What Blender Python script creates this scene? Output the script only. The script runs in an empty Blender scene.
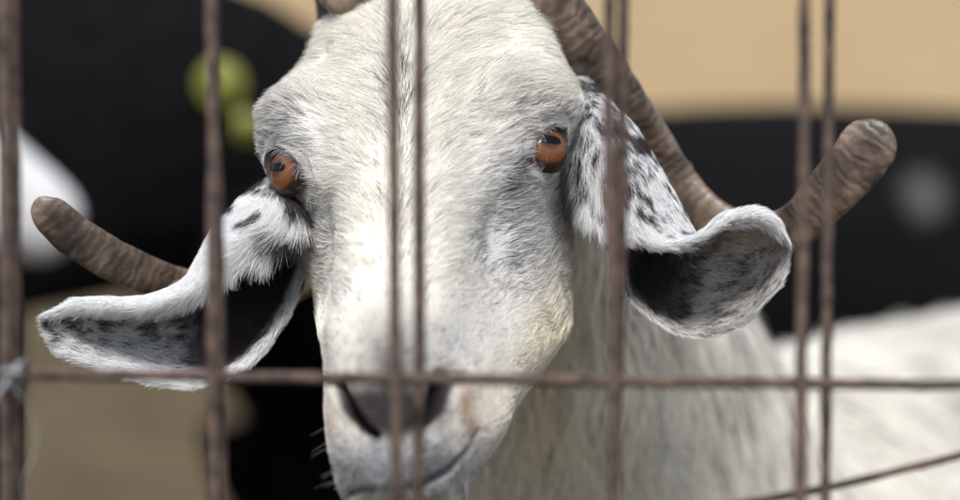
import bpy, math, random
import numpy as np
from mathutils import Matrix, Vector

# ------------------------------------------------------------------ camera, world, sun
S = bpy.context.scene
C = S.collection
PITCH = math.radians(8.0)
CAM_H = 1.05
FOC = 1.6                      # metres to the plane of the eyes
FPX = 3200.0                   # focal length in photograph pixels (960 wide)
cd = bpy.data.cameras.new("camera"); cam = bpy.data.objects.new("camera", cd); C.objects.link(cam)
cam.location = (0, 0, CAM_H); cam.rotation_euler = (math.pi / 2 - PITCH, 0, 0)
cd.sensor_width = 36; cd.lens = 36 * FPX / 960; cd.clip_start = 0.05; cd.clip_end = 2000
cd.dof.use_dof = True; cd.dof.focus_distance = FOC - 0.005; cd.dof.aperture_fstop = 3.3
S.camera = cam

SUN_EL, SUN_AZ = math.radians(58), math.radians(-172)     # azimuth from +Y (away from the camera) towards +X
w = bpy.data.worlds.new("World"); S.world = w; w.use_nodes = True
nt = w.node_tree; bg = nt.nodes["Background"]
sky = nt.nodes.new("ShaderNodeTexSky"); sky.sky_type = 'NISHITA'; sky.sun_disc = False
sky.sun_elevation = SUN_EL; sky.sun_rotation = SUN_AZ; sky.dust_density = 2.5; sky.air_density = 1.0
hs_ = nt.nodes.new('ShaderNodeHueSaturation'); hs_.inputs['Saturation'].default_value = .75
nt.links.new(sky.outputs[0], hs_.inputs['Color']); nt.links.new(hs_.outputs[0], bg.inputs[0]); bg.inputs[1].default_value = 0.105
sd = bpy.data.lights.new("sun", 'SUN'); sun = bpy.data.objects.new("sun", sd); C.objects.link(sun)
sd.energy = 2.8; sd.angle = math.radians(18); sd.color = (1.0, 0.97, 0.92)
sdir = Vector((math.sin(SUN_AZ) * math.cos(SUN_EL), math.cos(SUN_AZ) * math.cos(SUN_EL), math.sin(SUN_EL)))
sun.rotation_euler = (-sdir).to_track_quat('-Z', 'Y').to_euler()
S.view_settings.view_transform = 'Standard'; S.view_settings.look = 'None'
S.view_settings.exposure = 0.78; S.view_settings.gamma = 1; S.view_settings.use_curve_mapping = False
S.cycles.max_bounces = 8; S.cycles.use_denoising = True

# ------------------------------------------------------------------ numeric helpers
rng = np.random.default_rng(7)
cP, sP = math.cos(PITCH), math.sin(PITCH)

def px2cam(px, py, dep):
    """photograph pixel + centimetres behind the eye plane -> camera frame (x right, y away, z up), metres"""
    px, py, dep = np.asarray(px, float), np.asarray(py, float), np.asarray(dep, float)
    D = FOC + dep / 100
    return np.stack([(px - 480) / FPX * D, D, (250 - py) / FPX * D], -1)

def cam2px(P):
    return 480 + P[..., 0] / P[..., 1] * FPX, 250 - P[..., 2] / P[..., 1] * FPX, (P[..., 1] - FOC) * 100

def cam2world(P):
    x, y, z = P[..., 0], P[..., 1], P[..., 2]
    return np.stack([x, y * cP + z * sP, CAM_H - y * sP + z * cP], -1)

def world2cam(P):
    x, y, z = P[..., 0], P[..., 1], P[..., 2] - CAM_H
    return np.stack([x, y * cP - z * sP, y * sP + z * cP], -1)

def pxw(px, py, dep): return cam2world(px2cam(px, py, dep))
def sst(a, b, x):
    t = np.clip((x - a) / (b - a), 0, 1); return t * t * (3 - 2 * t)
def nrm(v): return v / np.maximum(np.linalg.norm(v, axis=-1, keepdims=True), 1e-12)

def vnoise(p, scale, seed=0):
    q = np.asarray(p, float) * scale + 1000.0 + seed * 17.3
    i = np.floor(q).astype(np.int64); f = q - i; f = f * f * (3 - 2 * f)
    def h(a, b, c):
        n = (a * 374761393 + b * 668265263 + c * 2147483647 + seed * 1274126177) & 0xffffffff
        n = ((n ^ (n >> 13)) * 1274126177) & 0xffffffff
        return ((n ^ (n >> 16)) & 0xffff) / 65535.0
    x, y, z = i[..., 0], i[..., 1], i[..., 2]; fx, fy, fz = f[..., 0], f[..., 1], f[..., 2]
    def L(a, b, t): return a + (b - a) * t
    return L(L(L(h(x, y, z), h(x+1, y, z), fx), L(h(x, y+1, z), h(x+1, y+1, z), fx), fy),
             L(L(h(x, y, z+1), h(x+1, y, z+1), fx), L(h(x, y+1, z+1), h(x+1, y+1, z+1), fx), fy), fz)

def fbm(p, scale, seed=0, o=3):
    s = 0; a = 1; t = 0
    for k in range(o):
        s = s + a * vnoise(p, scale * 2 ** k, seed + k); t += a; a *= .5
    return s / t

def crom(K, T, t, closed=False):
    """Catmull-Rom style interpolation of control rows K at knots T, sampled at t"""
    K = np.asarray(K, float); T = np.asarray(T, float)
    n = len(K)
    if closed:
        per = T[-1]                                   # T has n+1 entries
        Te = np.concatenate([[T[-2] - per], T, [T[1] + per]]); Ke = np.concatenate([K[-1:], K, K[:2]])
    else:
        Te = np.concatenate([[2 * T[0] - T[1]], T, [2 * T[-1] - T[-2]]])
        Ke = np.concatenate([2 * K[:1] - K[1:2], K, 2 * K[-1:] - K[-2:-1]])
    k = np.clip(np.searchsorted(T, t, side='right') - 1, 0, len(T) - 2) + 1
    h = (Te[k + 1] - Te[k]); s = (t - Te[k]) / h
    sh = (slice(None),) + (None,) * (K.ndim - 1)
    h, s = h[sh], s[sh]
    d0 = (Te[k] - Te[k - 1])[sh]; d2 = (Te[k + 2] - Te[k + 1])[sh]
    v0 = (Ke[k] - Ke[k-1]) / d0; v1 = (Ke[k + 1] - Ke[k]) / h; v2 = (Ke[k + 2] - Ke[k+1]) / d2
    m0 = (v0 * h + v1 * d0) / (h + d0); m1 = (v1 * d2 + v2 * h) / (h + d2)
    s2, s3 = s * s, s * s * s
    return (2*s3 - 3*s2 + 1) * Ke[k] + (s3 - 2*s2 + s) * h * m0 + (-2*s3 + 3*s2) * Ke[k+1] + (s3 - s2) * h * m1

def grid_normals(P, closed):
    du = np.gradient(P, axis=0)
    if closed: dv = (np.roll(P, -1, 1) - np.roll(P, 1, 1)) / 2
    else: dv = np.gradient(P, axis=1)
    return nrm(np.cross(du, dv))

# ------------------------------------------------------------------ blender helpers
def tag(o, label=None, cat=None, group=None, kind=None):
    if label: o['label'] = label
    if cat: o['category'] = cat
    if group: o['group'] = group
    if kind: o['kind'] = kind
    return o

def empty(name, loc, **k):
    o = bpy.data.objects.new(name, None); C.objects.link(o); o.location = loc; o.empty_display_size = .05
    return tag(o, **k)

def setparent(o, p):
    if p is not None:
        o.parent = p
        o.matrix_parent_inverse = Matrix.Translation(-Vector(p.location))

def mesh(name, V, F, mat, parent=None, cols=None, smooth=True, attrs=None):
    V = np.asarray(V, np.float32).reshape(-1, 3); F = np.asarray(F, np.int32)
    m = bpy.data.meshes.new(name)
    k = F.shape[1]
    m.vertices.add(len(V)); m.vertices.foreach_set("co", V.ravel())
    m.loops.add(F.size); m.loops.foreach_set("vertex_index", F.ravel())
    m.polygons.add(len(F)); m.polygons.foreach_set("loop_start", np.arange(0, F.size, k, dtype=np.int32))
    m.polygons.foreach_set("loop_total", np.full(len(F), k, np.int32))
    m.update(calc_edges=True); m.validate()
    if smooth: m.polygons.foreach_set("use_smooth", np.ones(len(m.polygons), bool))
    if cols is not None:
        a = m.attributes.new("col", 'FLOAT_COLOR', 'POINT')
        a.data.foreach_set("color", np.concatenate([cols.reshape(-1, 3), np.ones((len(V), 1))], 1).astype(np.float32).ravel())
    for n, v in (attrs or {}).items():
        a = m.attributes.new(n, 'FLOAT', 'POINT'); a.data.foreach_set("value", np.asarray(v, np.float32).ravel())
    m.materials.append(mat)
    o = bpy.data.objects.new(name, m); C.objects.link(o); setparent(o, parent)
    return o

def gridfaces(n, m, closed, off=0, flip=False):
    i = np.arange(n - 1)[:, None]; j = np.arange(m if closed else m - 1)[None, :]
    a = i * m + j; b = i * m + (j + 1) % m; c = (i + 1) * m + (j + 1) % m; d = (i + 1) * m + j
    f = np.stack([a, b, c, d], -1).reshape(-1, 4) + off
    return f[:, ::-1] if flip else f

def hair(name, pts, rad, cols, mat, parent):
    """pts (N,K,3) world, rad (N,) root radius, cols (N,3): one curves object"""
    N, K = pts.shape[:2]
    h = bpy.data.hair_curves.new(name); h.add_curves([K] * N)
    h.attributes['position'].data.foreach_set('vector', pts.astype(np.float32).ravel()) if 'position' in h.attributes else None
    r = (rad[:, None] * np.linspace(1, .25, K)[None, :]).astype(np.float32)
    a = h.attributes.get('radius') or h.attributes.new('radius', 'FLOAT', 'POINT'); a.data.foreach_set('value', r.ravel())
    a = h.attributes.new('col', 'FLOAT_COLOR', 'CURVE')
    a.data.foreach_set('color', np.concatenate([cols, np.ones((N, 1))], 1).astype(np.float32).ravel())
    h.materials.append(mat)
    o = bpy.data.objects.new(name, h); C.objects.link(o); setparent(o, parent)
    return o

def grow(P, N, D, L, lift, K=5, jit=.25, curl=.15, drop=0.0, seed=0, clump=260.):
    """hair strands: roots P, surface normals N, comb directions D (tangential), lengths L (m), lift 0..1"""
    r = np.random.default_rng(seed)
    n = len(P)
    D = nrm(D - N * (D * N).sum(-1, keepdims=True))
    B = np.cross(N, D)
    # neighbouring strands lean together in small locks
    w1 = (vnoise(P, clump, seed + 1) - .5) * 2; w2 = (vnoise(P, clump * .45, seed + 2) - .5) * 2
    side = (w1 * .30 + w2 * .36 + r.normal(0, jit, n))[:, None]
    lf = (lift * (1 + .5 * (vnoise(P, clump * .7, seed + 3) - .5) * 2) + r.normal(0, .06, n))[:, None]
    d = nrm(D + B * side); L = (L * r.uniform(.65, 1.15, n))[:, None]
    ph = r.uniform(-1, 1, (n, 1)) * curl
    out = np.zeros((n, K, 3))
    for k in range(K):
        t = k / (K - 1)
        out[:, k] = P - N * .0006 + L * (d * t + N * lf * (t - .55 * t * t) * 1.4 + B * ph * t * t)
        out[:, k, 2] -= (L[:, 0] * drop * t * t)
    return out

def sample_grid(P, n, closed, weight, seed):
    """random points on a grid surface -> index floats"""
    r = np.random.default_rng(seed)
    A = P[:-1]; Bn = np.roll(P, -1, 1)[:-1] if closed else P[:-1]
    du = P[1:] - P[:-1]
    dv = (np.roll(P, -1, 1) - P)[:-1]
    ar = np.linalg.norm(np.cross(du, dv), axis=-1)
    if not closed: ar[:, -1] = 0
    wgt = ar * weight[:-1]
    c = np.cumsum(wgt.ravel()); c /= c[-1]
    k = np.searchsorted(c, r.random(n)); k = np.minimum(k, c.size - 1)
    i, j = k // P.shape[1], k % P.shape[1]
    return i, j, r.random(n), r.random(n)

def lerp_grid(A, s, closed):
    i, j, fi, fj = s; m = A.shape[1]; j1 = (j + 1) % m if closed else np.minimum(j + 1, m - 1)
    e = (Ellipsis,) if A.ndim == 2 else (Ellipsis, None)
    fi, fj = (fi, fj) if A.ndim == 2 else (fi[:, None], fj[:, None])
    return (A[i, j] * (1 - fi) * (1 - fj) + A[i+1, j] * fi * (1 - fj) + A[i, j1] * (1 - fi) * fj + A[i+1, j1] * fi * fj)

# ------------------------------------------------------------------ materials
def newmat(name):
    m = bpy.data.materials.new(name); m.use_nodes = True
    return m, m.node_tree.nodes, m.node_tree.links, m.node_tree.nodes["Principled BSDF"]

def mat_attr(name, rough=.6, spec=.3, bump=0., bscale=400.):
    m, n, l, b = newmat(name)
    a = n.new("ShaderNodeAttribute"); a.attribute_name = "col"
    l.new(a.outputs["Color"], b.inputs["Base Color"]); b.inputs["Roughness"].default_value = rough
    b.inputs["Specular IOR Level"].default_value = spec
    if bump:
        t = n.new("ShaderNodeTexNoise"); t.inputs["Scale"].default_value = bscale; t.inputs["Detail"].default_value = 4
        g = n.new("ShaderNodeNewGeometry"); l.new(g.outputs["Position"], t.inputs["Vector"])
        u = n.new("ShaderNodeBump"); u.inputs["Strength"].default_value = bump; u.inputs["Distance"].default_value = .001
        l.new(t.outputs[0], u.inputs["Height"]); l.new(u.outputs[0], b.inputs["Normal"])
    return m

def mat_noise(name, stops, scale, rough=.7, spec=.3, bump=.3, bdist=.002, detail=6, coords='Object', stretch=(1, 1, 1), metallic=0):
    m, n, l, b = newmat(name)
    tc = n.new("ShaderNodeTexCoord"); mp = n.new("ShaderNodeMapping"); mp.inputs["Scale"].default_value = stretch
    l.new(tc.outputs[coords], mp.inputs[0])
    t = n.new("ShaderNodeTexNoise"); t.inputs["Scale"].default_value = scale; t.inputs["Detail"].default_value = detail
    l.new(mp.outputs[0], t.inputs["Vector"])
    cr = n.new("ShaderNodeValToRGB"); l.new(t.outputs[0], cr.inputs[0])
    e = cr.color_ramp.elements
    e[0].position, e[0].color = stops[0][0], (*stops[0][1], 1); e[1].position, e[1].color = stops[-1][0], (*stops[-1][1], 1)
    for p, c in stops[1:-1]:
        x = e.new(p); x.color = (*c, 1)
    l.new(cr.outputs[0], b.inputs["Base Color"])
    b.inputs["Roughness"].default_value = rough; b.inputs["Specular IOR Level"].default_value = spec; b.inputs["Metallic"].default_value = metallic
    if bump:
        u = n.new("ShaderNodeBump"); u.inputs["Strength"].default_value = bump; u.inputs["Distance"].default_value = bdist
        l.new(t.outputs[0], u.inputs["Height"]); l.new(u.outputs[0], b.inputs["Normal"])
    return m

M_SKIN = mat_attr("goat_skin", .7, .12, .5, 900)
M_FUR = mat_attr("goat_fur", .6, .15)
M_WIRE = mat_noise("rusty_wire", [(.3, (.030, .023, .020)), (.5, (.075, .054, .045)), (.68, (.115, .078, .060))], 130, .8, .3, .8, .0012)
M_BLACK = mat_noise("black_coat", [(.3, (.0025, .0025, .003)), (.7, (.006, .0055, .006))], 60, .8, .04, .6, .003)
M_PATCH = mat_noise("white_patch_coat", [(.3, (.45, .45, .47)), (.7, (.65, .65, .66))], 60, .8, .2, .6, .003)

# ------------------------------------------------------------------ ground
def build_ground():
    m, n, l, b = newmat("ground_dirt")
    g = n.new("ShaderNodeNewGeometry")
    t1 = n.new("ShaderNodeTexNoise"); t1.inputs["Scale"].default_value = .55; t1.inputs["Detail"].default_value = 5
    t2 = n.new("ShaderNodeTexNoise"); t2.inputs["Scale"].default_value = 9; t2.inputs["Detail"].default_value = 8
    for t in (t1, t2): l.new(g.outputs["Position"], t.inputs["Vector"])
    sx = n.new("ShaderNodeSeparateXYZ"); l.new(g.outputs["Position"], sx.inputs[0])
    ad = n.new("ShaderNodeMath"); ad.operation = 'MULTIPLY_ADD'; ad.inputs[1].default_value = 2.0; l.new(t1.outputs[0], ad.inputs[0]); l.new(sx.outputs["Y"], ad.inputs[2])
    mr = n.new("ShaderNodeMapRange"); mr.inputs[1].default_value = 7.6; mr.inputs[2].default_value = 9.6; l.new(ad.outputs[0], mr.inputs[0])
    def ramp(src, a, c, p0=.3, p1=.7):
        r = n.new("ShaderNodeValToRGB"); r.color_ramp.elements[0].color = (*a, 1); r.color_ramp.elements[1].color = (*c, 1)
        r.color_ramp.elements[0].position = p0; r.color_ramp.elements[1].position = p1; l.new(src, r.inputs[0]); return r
    near = ramp(t2.outputs[0], (.058, .045, .026), (.108, .085, .052)); far = ramp(t2.outputs[0], (.27, .195, .105), (.37, .275, .155))  # ground tone: dark near the goats, pale further off
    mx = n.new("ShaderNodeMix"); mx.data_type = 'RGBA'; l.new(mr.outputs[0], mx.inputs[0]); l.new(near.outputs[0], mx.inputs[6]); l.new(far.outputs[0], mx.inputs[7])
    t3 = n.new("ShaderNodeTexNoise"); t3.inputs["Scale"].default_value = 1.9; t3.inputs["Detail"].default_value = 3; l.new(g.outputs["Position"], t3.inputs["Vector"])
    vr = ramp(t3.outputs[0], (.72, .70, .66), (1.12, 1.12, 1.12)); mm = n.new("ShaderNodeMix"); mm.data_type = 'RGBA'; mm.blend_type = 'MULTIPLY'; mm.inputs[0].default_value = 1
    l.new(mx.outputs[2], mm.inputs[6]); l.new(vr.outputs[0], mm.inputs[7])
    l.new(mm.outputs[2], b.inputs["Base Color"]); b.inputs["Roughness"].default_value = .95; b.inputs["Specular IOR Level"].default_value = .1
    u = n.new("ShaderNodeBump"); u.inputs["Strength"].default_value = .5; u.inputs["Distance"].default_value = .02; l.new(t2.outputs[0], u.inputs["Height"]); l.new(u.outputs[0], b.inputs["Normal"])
    e = np.concatenate([-np.geomspace(900, 1.5, 40), np.linspace(-1.2, 1.2, 9), np.geomspace(1.5, 900, 40)])
    X, Y = np.meshgrid(e, e + 4, indexing='ij')
    P = np.stack([X, Y, np.zeros_like(X)], -1)
    P[..., 2] = (fbm(P, .8, 5) - .5) * .03 * np.exp(-((X ** 2 + (Y - 5) ** 2) / 900))
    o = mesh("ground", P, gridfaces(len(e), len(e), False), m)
    tag(o, "bare ground, dark near the goats and pale sand-coloured further off", kind='structure')
build_ground()

# ------------------------------------------------------------------ fence panels
def polytube(pts, r, n=14, cap=True, bump=0., seed=0):
    pts = np.asarray(pts, float); T = nrm(np.gradient(pts, axis=0))
    ref = np.array([0, 1., 0]) if abs(T[0][1]) < .8 else np.array([1., 0, 0])
    A = nrm(np.cross(T, ref)); Bv = np.cross(T, A)
    th = np.linspace(0, 2 * np.pi, n, endpoint=False)
    r = np.broadcast_to(np.asarray(r, float), (len(pts),))
    P = pts[:, None] + r[:, None, None] * (np.cos(th)[None, :, None] * A[:, None] + np.sin(th)[None, :, None] * Bv[:, None])
    if bump:
        nn = nrm(P - pts[:, None]); P = P + nn * ((fbm(P, 170, seed) - .5) * bump * 2)[..., None]
    V = np.concatenate([P.reshape(-1, 3), pts[:1], pts[-1:]]); k = len(pts) * n
    F = gridfaces(len(pts), n, True)
    j = np.arange(n); c0 = np.stack([np.full(n, k), (j + 1) % n, j, j], -1); c1 = np.stack([np.full(n, k + 1), k - n + j, k - n + (j + 1) % n, k - n + (j + 1) % n], -1)
    return V, F, c0[:, :3], c1[:, :3]

def tube(name, pts, r, mat, parent=None, n=14, bump=0., seed=0):
    V, F, a, b = polytube(pts, r, n, True, bump, seed)
    T = np.concatenate([F[:, [0, 1, 2]], F[:, [0, 2, 3]], a, b])
    return mesh(name, V, T, mat, parent)

def wire(name, p0, p1, dep, r, parent, seed, wob=1.0, blobs=()):
    """a slightly wavy rusty wire between two points given on the fence plane"""
    t = np.linspace(0, 1, 700 if blobs else 260)[:, None]
    a, b = pxw(*p0, dep), pxw(*p1, dep); P = a + (b - a) * t
    q = np.concatenate([t * 6, t * 0, t * 0], 1)
    P = P + .001 * wob * np.stack([fbm(q, 1.1, seed) - .5, fbm(q, 1.3, seed + 9) - .5, fbm(q, 1.2, seed + 20) - .5], -1) * 3
    rr_ = np.full(len(P), r)
    for q in blobs:                                   # weld beads where an upright crosses
        rr_ = rr_ + r * .45 * np.exp(-((t[:, 0] - (q - p0[0]) / (p1[0] - p0[0])) * (p1[0] - p0[0]) / 9.) ** 2)
    return tube(name, P, rr_, M_WIRE, parent, 12, .0006, seed)

def fence_panel(dep, xs, hy, r, label, seed):
    base = pxw(480, 250, dep); e = empty("wire_fence_panel", (base[0], base[1], 0), label=label, cat="fence panel", group="rusty welded wire panels of the pen fence")
    for k, (x0, x1) in enumerate(xs):
        wire("vertical_wire", (x0 - (x1 - x0) * .9, -800), (x1 + (x1 - x0) * .9, 1250), dep, r, e, seed + k)
    for k, (y0, y1) in enumerate(hy):
        wire("horizontal_wire", (-1300, y0 - (y1 - y0) * 1.35), (2260, y1 + (y1 - y0) * 1.35), dep + r * 185, r, e, seed + 50 + k, blobs=[x0 + (x1 - x0) * (y0 / 500.) for x0, x1 in xs])
    return e
# (x at the top edge, x at the bottom edge of the photograph)
fence_panel(-22.5, [(-1010, -1000), (-805, -800), (-600, -590), (-400, -390), (-196, -190), (4, 7), (208, 216), (393, 396), (606, 615), (806, 801), (1006, 1004), (1206, 1204), (1404, 1402), (1604, 1602), (1803, 1803)],
            [(-424, -414), (375, 384), (1180, 1190)], .0026,
            "front rusty welded wire panel whose long crossbar passes below the goat's ears", 11)
fence_panel(-20.3, [(-980, -980), (-780, -775), (-585, -575), (-385, -375), (-180, -175), (14, 16), (214, 221), (421, 418), (627, 613), (830, 824), (1030, 1026), (1232, 1230), (1430, 1426), (1632, 1630), (1830, 1826)],
            [(-440, -436), (1160, 1175)], .0025,
            "rear rusty welded wire panel doubling the uprights of the panel before it", 211)
e = empty("loose_wire", tuple(pxw(840, 480, -17.5)), label="loose rusty wire slanting across the white flank at lower right", cat="wire")
t = np.linspace(0, 1, 140)[:, None]
ctl = np.array([[560, 545], [660, 518], [745, 503], [830, 487], [900, 470], [960, 455], [1100, 412], [1300, 350]], float)
cc = crom(ctl, np.arange(8.), t[:, 0] * 7)
tube("strand", pxw(cc[:, 0], cc[:, 1], np.full(len(cc), -16.8)), .0019, M_WIRE, e, 10, .0003, 77)
# pale tie wire round the left upright, with its loose loop
M_TIE = mat_noise("pale_twine", [(.3, (.16, .17, .19)), (.7, (.30, .31, .33))], 300, .8, .3, .5, .001)
e = empty("twine_tie", tuple(pxw(10, 375, -24)), label="pale grey twine knotted where the left upright meets the crossbar", cat="twine")
ctl = np.array([[-14, 420, -23.6], [-4, 398, -23.9], [8, 380, -24.0], [18, 366, -23.7], [24, 364, -22.5], [20, 376, -21], [8, 388, -20.9], [0, 384, -22], [4, 372, -23.8], [16, 372, -24.3], [24, 382, -23.2], [18, 392, -21.5]], float)
cc = crom(ctl, np.arange(12.), np.linspace(0, 11, 120)); tube("knot", pxw(cc[:, 0], cc[:, 1], cc[:, 2]), .0013, M_TIE, e, 8)
ctl = np.array([[14, 388, -22], [28, 405, -22.5], [36, 430, -22.5], [34, 455, -22.5], [24, 480, -22.5], [26, 510, -22.5]], float)
cc = crom(ctl, np.arange(6.), np.linspace(0, 5, 80)); tube("loose_end", pxw(cc[:, 0], cc[:, 1], cc[:, 2]), .00028, M_TIE, e, 8)

# ------------------------------------------------------------------ main goat: head and body as one surface
YAW, NOD, ROLL = math.radians(12), math.radians(39), math.radians(6.3)
EYE0 = np.array([0, 9.5, -1.4])                 # local point between the eyes (u, a, v) in cm
EYE_AT = px2cam(413, 157, 0)
u_ = np.array([1., 0, 0]); a_ = np.array([0, -math.sin(NOD), -math.cos(NOD)]); v_ = np.array([0, -math.cos(NOD), math.sin(NOD)])
Rz = np.array([[math.cos(YAW), math.sin(YAW), 0], [-math.sin(YAW), math.cos(YAW), 0], [0, 0, 1]])
Ry = np.array([[math.cos(ROLL), 0, -math.sin(ROLL)], [0, 1, 0], [math.sin(ROLL), 0, math.cos(ROLL)]])
BASIS = (Ry @ Rz @ np.stack([u_, a_, v_], 1))
def loc2cam(L): return EYE_AT + ((np.asarray(L) - EYE0) / 100) @ BASIS.T
def cam2loc(P): return ((P - EYE_AT) @ BASIS) * 100 + EYE0

# warp table: (landmark px,py where the plain model puts it) -> (where the photograph has it)
WARP = [(322,30,322,30),(309,60,309,58),(300,76,293,76),(290,90,273,92),(277,130,261,130),(271,160,262,160),(281,210,302,212),(292,240,306,240),(308,280,311,280),(330,330,317,330),(334,370,324,370),(334,410,324,410),(335,450,328,450),(340,490,336,490),
 (540,30,550,30),(551,60,564,60),(560,90,578,90),(574,125,580,125),(587,165,570,165),(592,205,567,205),(584,245,569,245),(570,280,570,280),(544,315,567,315),(520,350,556,350),(502,395,528,395),(495,430,506,430),(489,470,484,470),
 (410,60,410,60),(405,150,405,150),(480,150,482,150),(400,240,400,240),(470,250,472,250),(396,330,396,330),(440,390,440,390),(392,420,392,420),(400,480,400,480)]
WSIG = 34.0
def warp_cam(P):
    if not WARP: return P
    px, py, dep = cam2px(P)
    src = np.array([w[:2] for w in WARP], float); dst = np.array([w[2:] for w in WARP], float)
    d2 = ((src[:, None] - src[None]) ** 2).sum(-1); K = np.exp(-d2 / (2 * WSIG ** 2))
    wts = np.linalg.solve(K + 1e-3 * np.eye(len(src)), dst - src)
    fade = 1 - sst(11, 20, dep)
    for c0 in range(len(src)):
        g = np.exp(-((px - src[c0, 0]) ** 2 + (py - src[c0, 1]) ** 2) / (2 * WSIG ** 2)) * fade
        if c0 == 0: dx = g * wts[0, 0]; dy = g * wts[0, 1]
        else: dx = dx + g * wts[c0, 0]; dy = dy + g * wts[c0, 1]
    return px2cam(px + dx, py + dy, dep)

H = [  # a (number or 7 numbers), then seven (u, v) from forehead midline round to the throat
 (27.1, [(0,-3.0),(.5,-3.0),(.8,-3.3),(.9,-3.7),(.8,-4.1),(.5,-4.4),(0,-4.4)]),
 (26.9, [(0,-1.9),(1.2,-2.0),(2.0,-2.7),(2.3,-3.8),(2.0,-4.9),(1.1,-5.7),(0,-5.9)]),
 (26.2, [(0,-1.1),(1.6,-1.2),(2.6,-2.2),(3.0,-3.7),(2.7,-5.3),(1.5,-6.4),(0,-6.7)]),
 (25.0, [(0,-.55),(1.8,-.7),(2.95,-1.9),(3.35,-3.6),(3.1,-5.6),(1.8,-7.1),(0,-7.4)]),
 (23.0, [(0,-.1),(1.8,-.3),(3.0,-1.6),(3.6,-3.7),(3.4,-6.0),(2.0,-7.7),(0,-8.0)]),
 (20.0, [(0,.4),(1.8,.2),(3.0,-1.2),(3.7,-3.8),(3.5,-6.5),(2.0,-8.3),(0,-8.5)]),
 (16.5, [(0,.8),(1.9,.6),(3.4,-.9),(4.2,-4),(3.9,-7.4),(2.2,-9.4),(0,-9.6)]),
 (13.0, [(0,1.0),(2.3,.8),(4.3,-.6),(5.2,-4),(4.9,-8.4),(2.6,-10.8),(0,-10.9)]),
 (10.5, [(0,1.0),(2.8,.9),(5.4,-.5),(6.2,-4),(5.7,-9.2),(3.0,-11.9),(0,-11.7)]),
 (8.0, [(0,1.0),(3.2,.9),(5.9,-.4),(6.5,-4.2),(6.1,-9.8),(3.2,-12.8),(0,-12.3)]),
 (5.5, [(0,.9),(3.2,.8),(5.5,-.5),(6.1,-4.6),(6.0,-9.9),(3.2,-13.1),(0,-12.7)]),
 ([3.,3,3,3.5,4.5,6,6.3], [(0,.6),(3.1,.5),(4.9,-.9),(5.6,-5),(5.6,-10),(3.1,-13.2),(0,-13)]),
 ([.8,.8,.8,1.8,3.6,5.4,5.9], [(0,-.1),(3.0,-.2),(4.7,-1.6),(5.2,-5.6),(5.2,-10.4),(3,-13.6),(0,-13.8)]),
 ([-.8,-.7,-.5,.6,2.8,4.9,5.4], [(0,-1.6),(2.7,-1.9),(4.3,-3.4),(5.0,-7),(5,-11.2),(3,-14.6),(0,-15)]),
 ([-2.2,-2.1,-1.6,-.4,1.8,4.4,4.9], [(0,-4.6),(2.6,-5),(4.4,-6.4),(5.2,-9.8),(5.2,-13),(3.2,-16.4),(0,-17.2)]),
]
rings = []
for a, uv in H:
    av = [a] * 7 if not isinstance(a, list) else a
    ku = np.interp(np.mean(av), [0, 4, 10, 16, 22], [1.12, 1.17, 1.19, 1.10, .95])
    av = [9.5 + (q - 9.5) * 1.10 for q in av]; uv = [(p * ku, q * 1.07) for p, q in uv]
    half = [np.array([uv[k][0], av[k], uv[k][1]]) for k in range(7)]
    full = half + [half[k] * np.array([-1, 1, 1]) for k in (5, 4, 3, 2, 1)]
    rings.append(loc2cam(np.array(full)))
NH = len(rings)
def bring(px, py, dep, dors, right):
    c = px2cam(px, py, dep); ph = np.arange(12) * np.pi / 6
    return c + (np.cos(ph)[:, None] * np.array(dors) + np.sin(ph)[:, None] * np.array(right)) / 100
rings += [
 bring(528, 300, 21, (1.5, -1.0, 9.5), (6.8, -1.5, -.5)),
 bring(580, 395, 30, (4.0, 1.5, 10.5), (7.8, -2.5, -2.2)),
 bring(650, 505, 41, (3.0, 3.5, 11.3), (10.5, -4.5, -2.2)),
 bring(740, 588, 52, (2.0, 4.0, 15.0), (15.0, -7.0, -1.5)),
 bring(830, 616, 68, (.5, 1.5, 18.8), (12.0, -9.0, 0)),
 bring(950, 606, 86, (0, 0, 21.5), (12.5, -11.0, 0)),
 bring(1070, 595, 104, (0, 0, 22.5), (12.5, -12.0, 0)),
 bring(1180, 585, 122, (0, 0, 22.0), (11.5, -11.5, 0)),
 bring(1260, 570, 137, (0, 0, 18.0), (9.0, -9.0, 0)),
 bring(1305, 555, 147, (0, 0, 10.0), (5.0, -5.0, 0)),
 bring(1318, 550, 150, (0, 0, 1.0), (.6, -.6, 0)),
]
R = np.array(rings); NR = len(R)
T = np.concatenate([[0], np.cumsum(np.linalg.norm(R[1:] - R[:-1], axis=-1).mean(1))])
NT = 432
nh = 380
ts = np.concatenate([np.linspace(0, T[NH - 1], nh, endpoint=False), np.linspace(T[NH - 1], T[-1], 190)])
G = crom(R, T, ts)                                        # (n,12,3)
G = crom(G.transpose(1, 0, 2), np.arange(13.), np.linspace(0, 12, NT, endpoint=False), closed=True).transpose(1, 0, 2)
LOC = cam2loc(G)
hw = 1 - sst(T[NH - 3], T[NH - 1], ts)[:, None]           # 1 on the head, 0 on the body

def outward(P):
    N = grid_normals(P, True)
    cen = P.mean(1, keepdims=True)
    return N if ((N * (P - cen)).sum(-1)).mean() > 0 else -N

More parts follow.
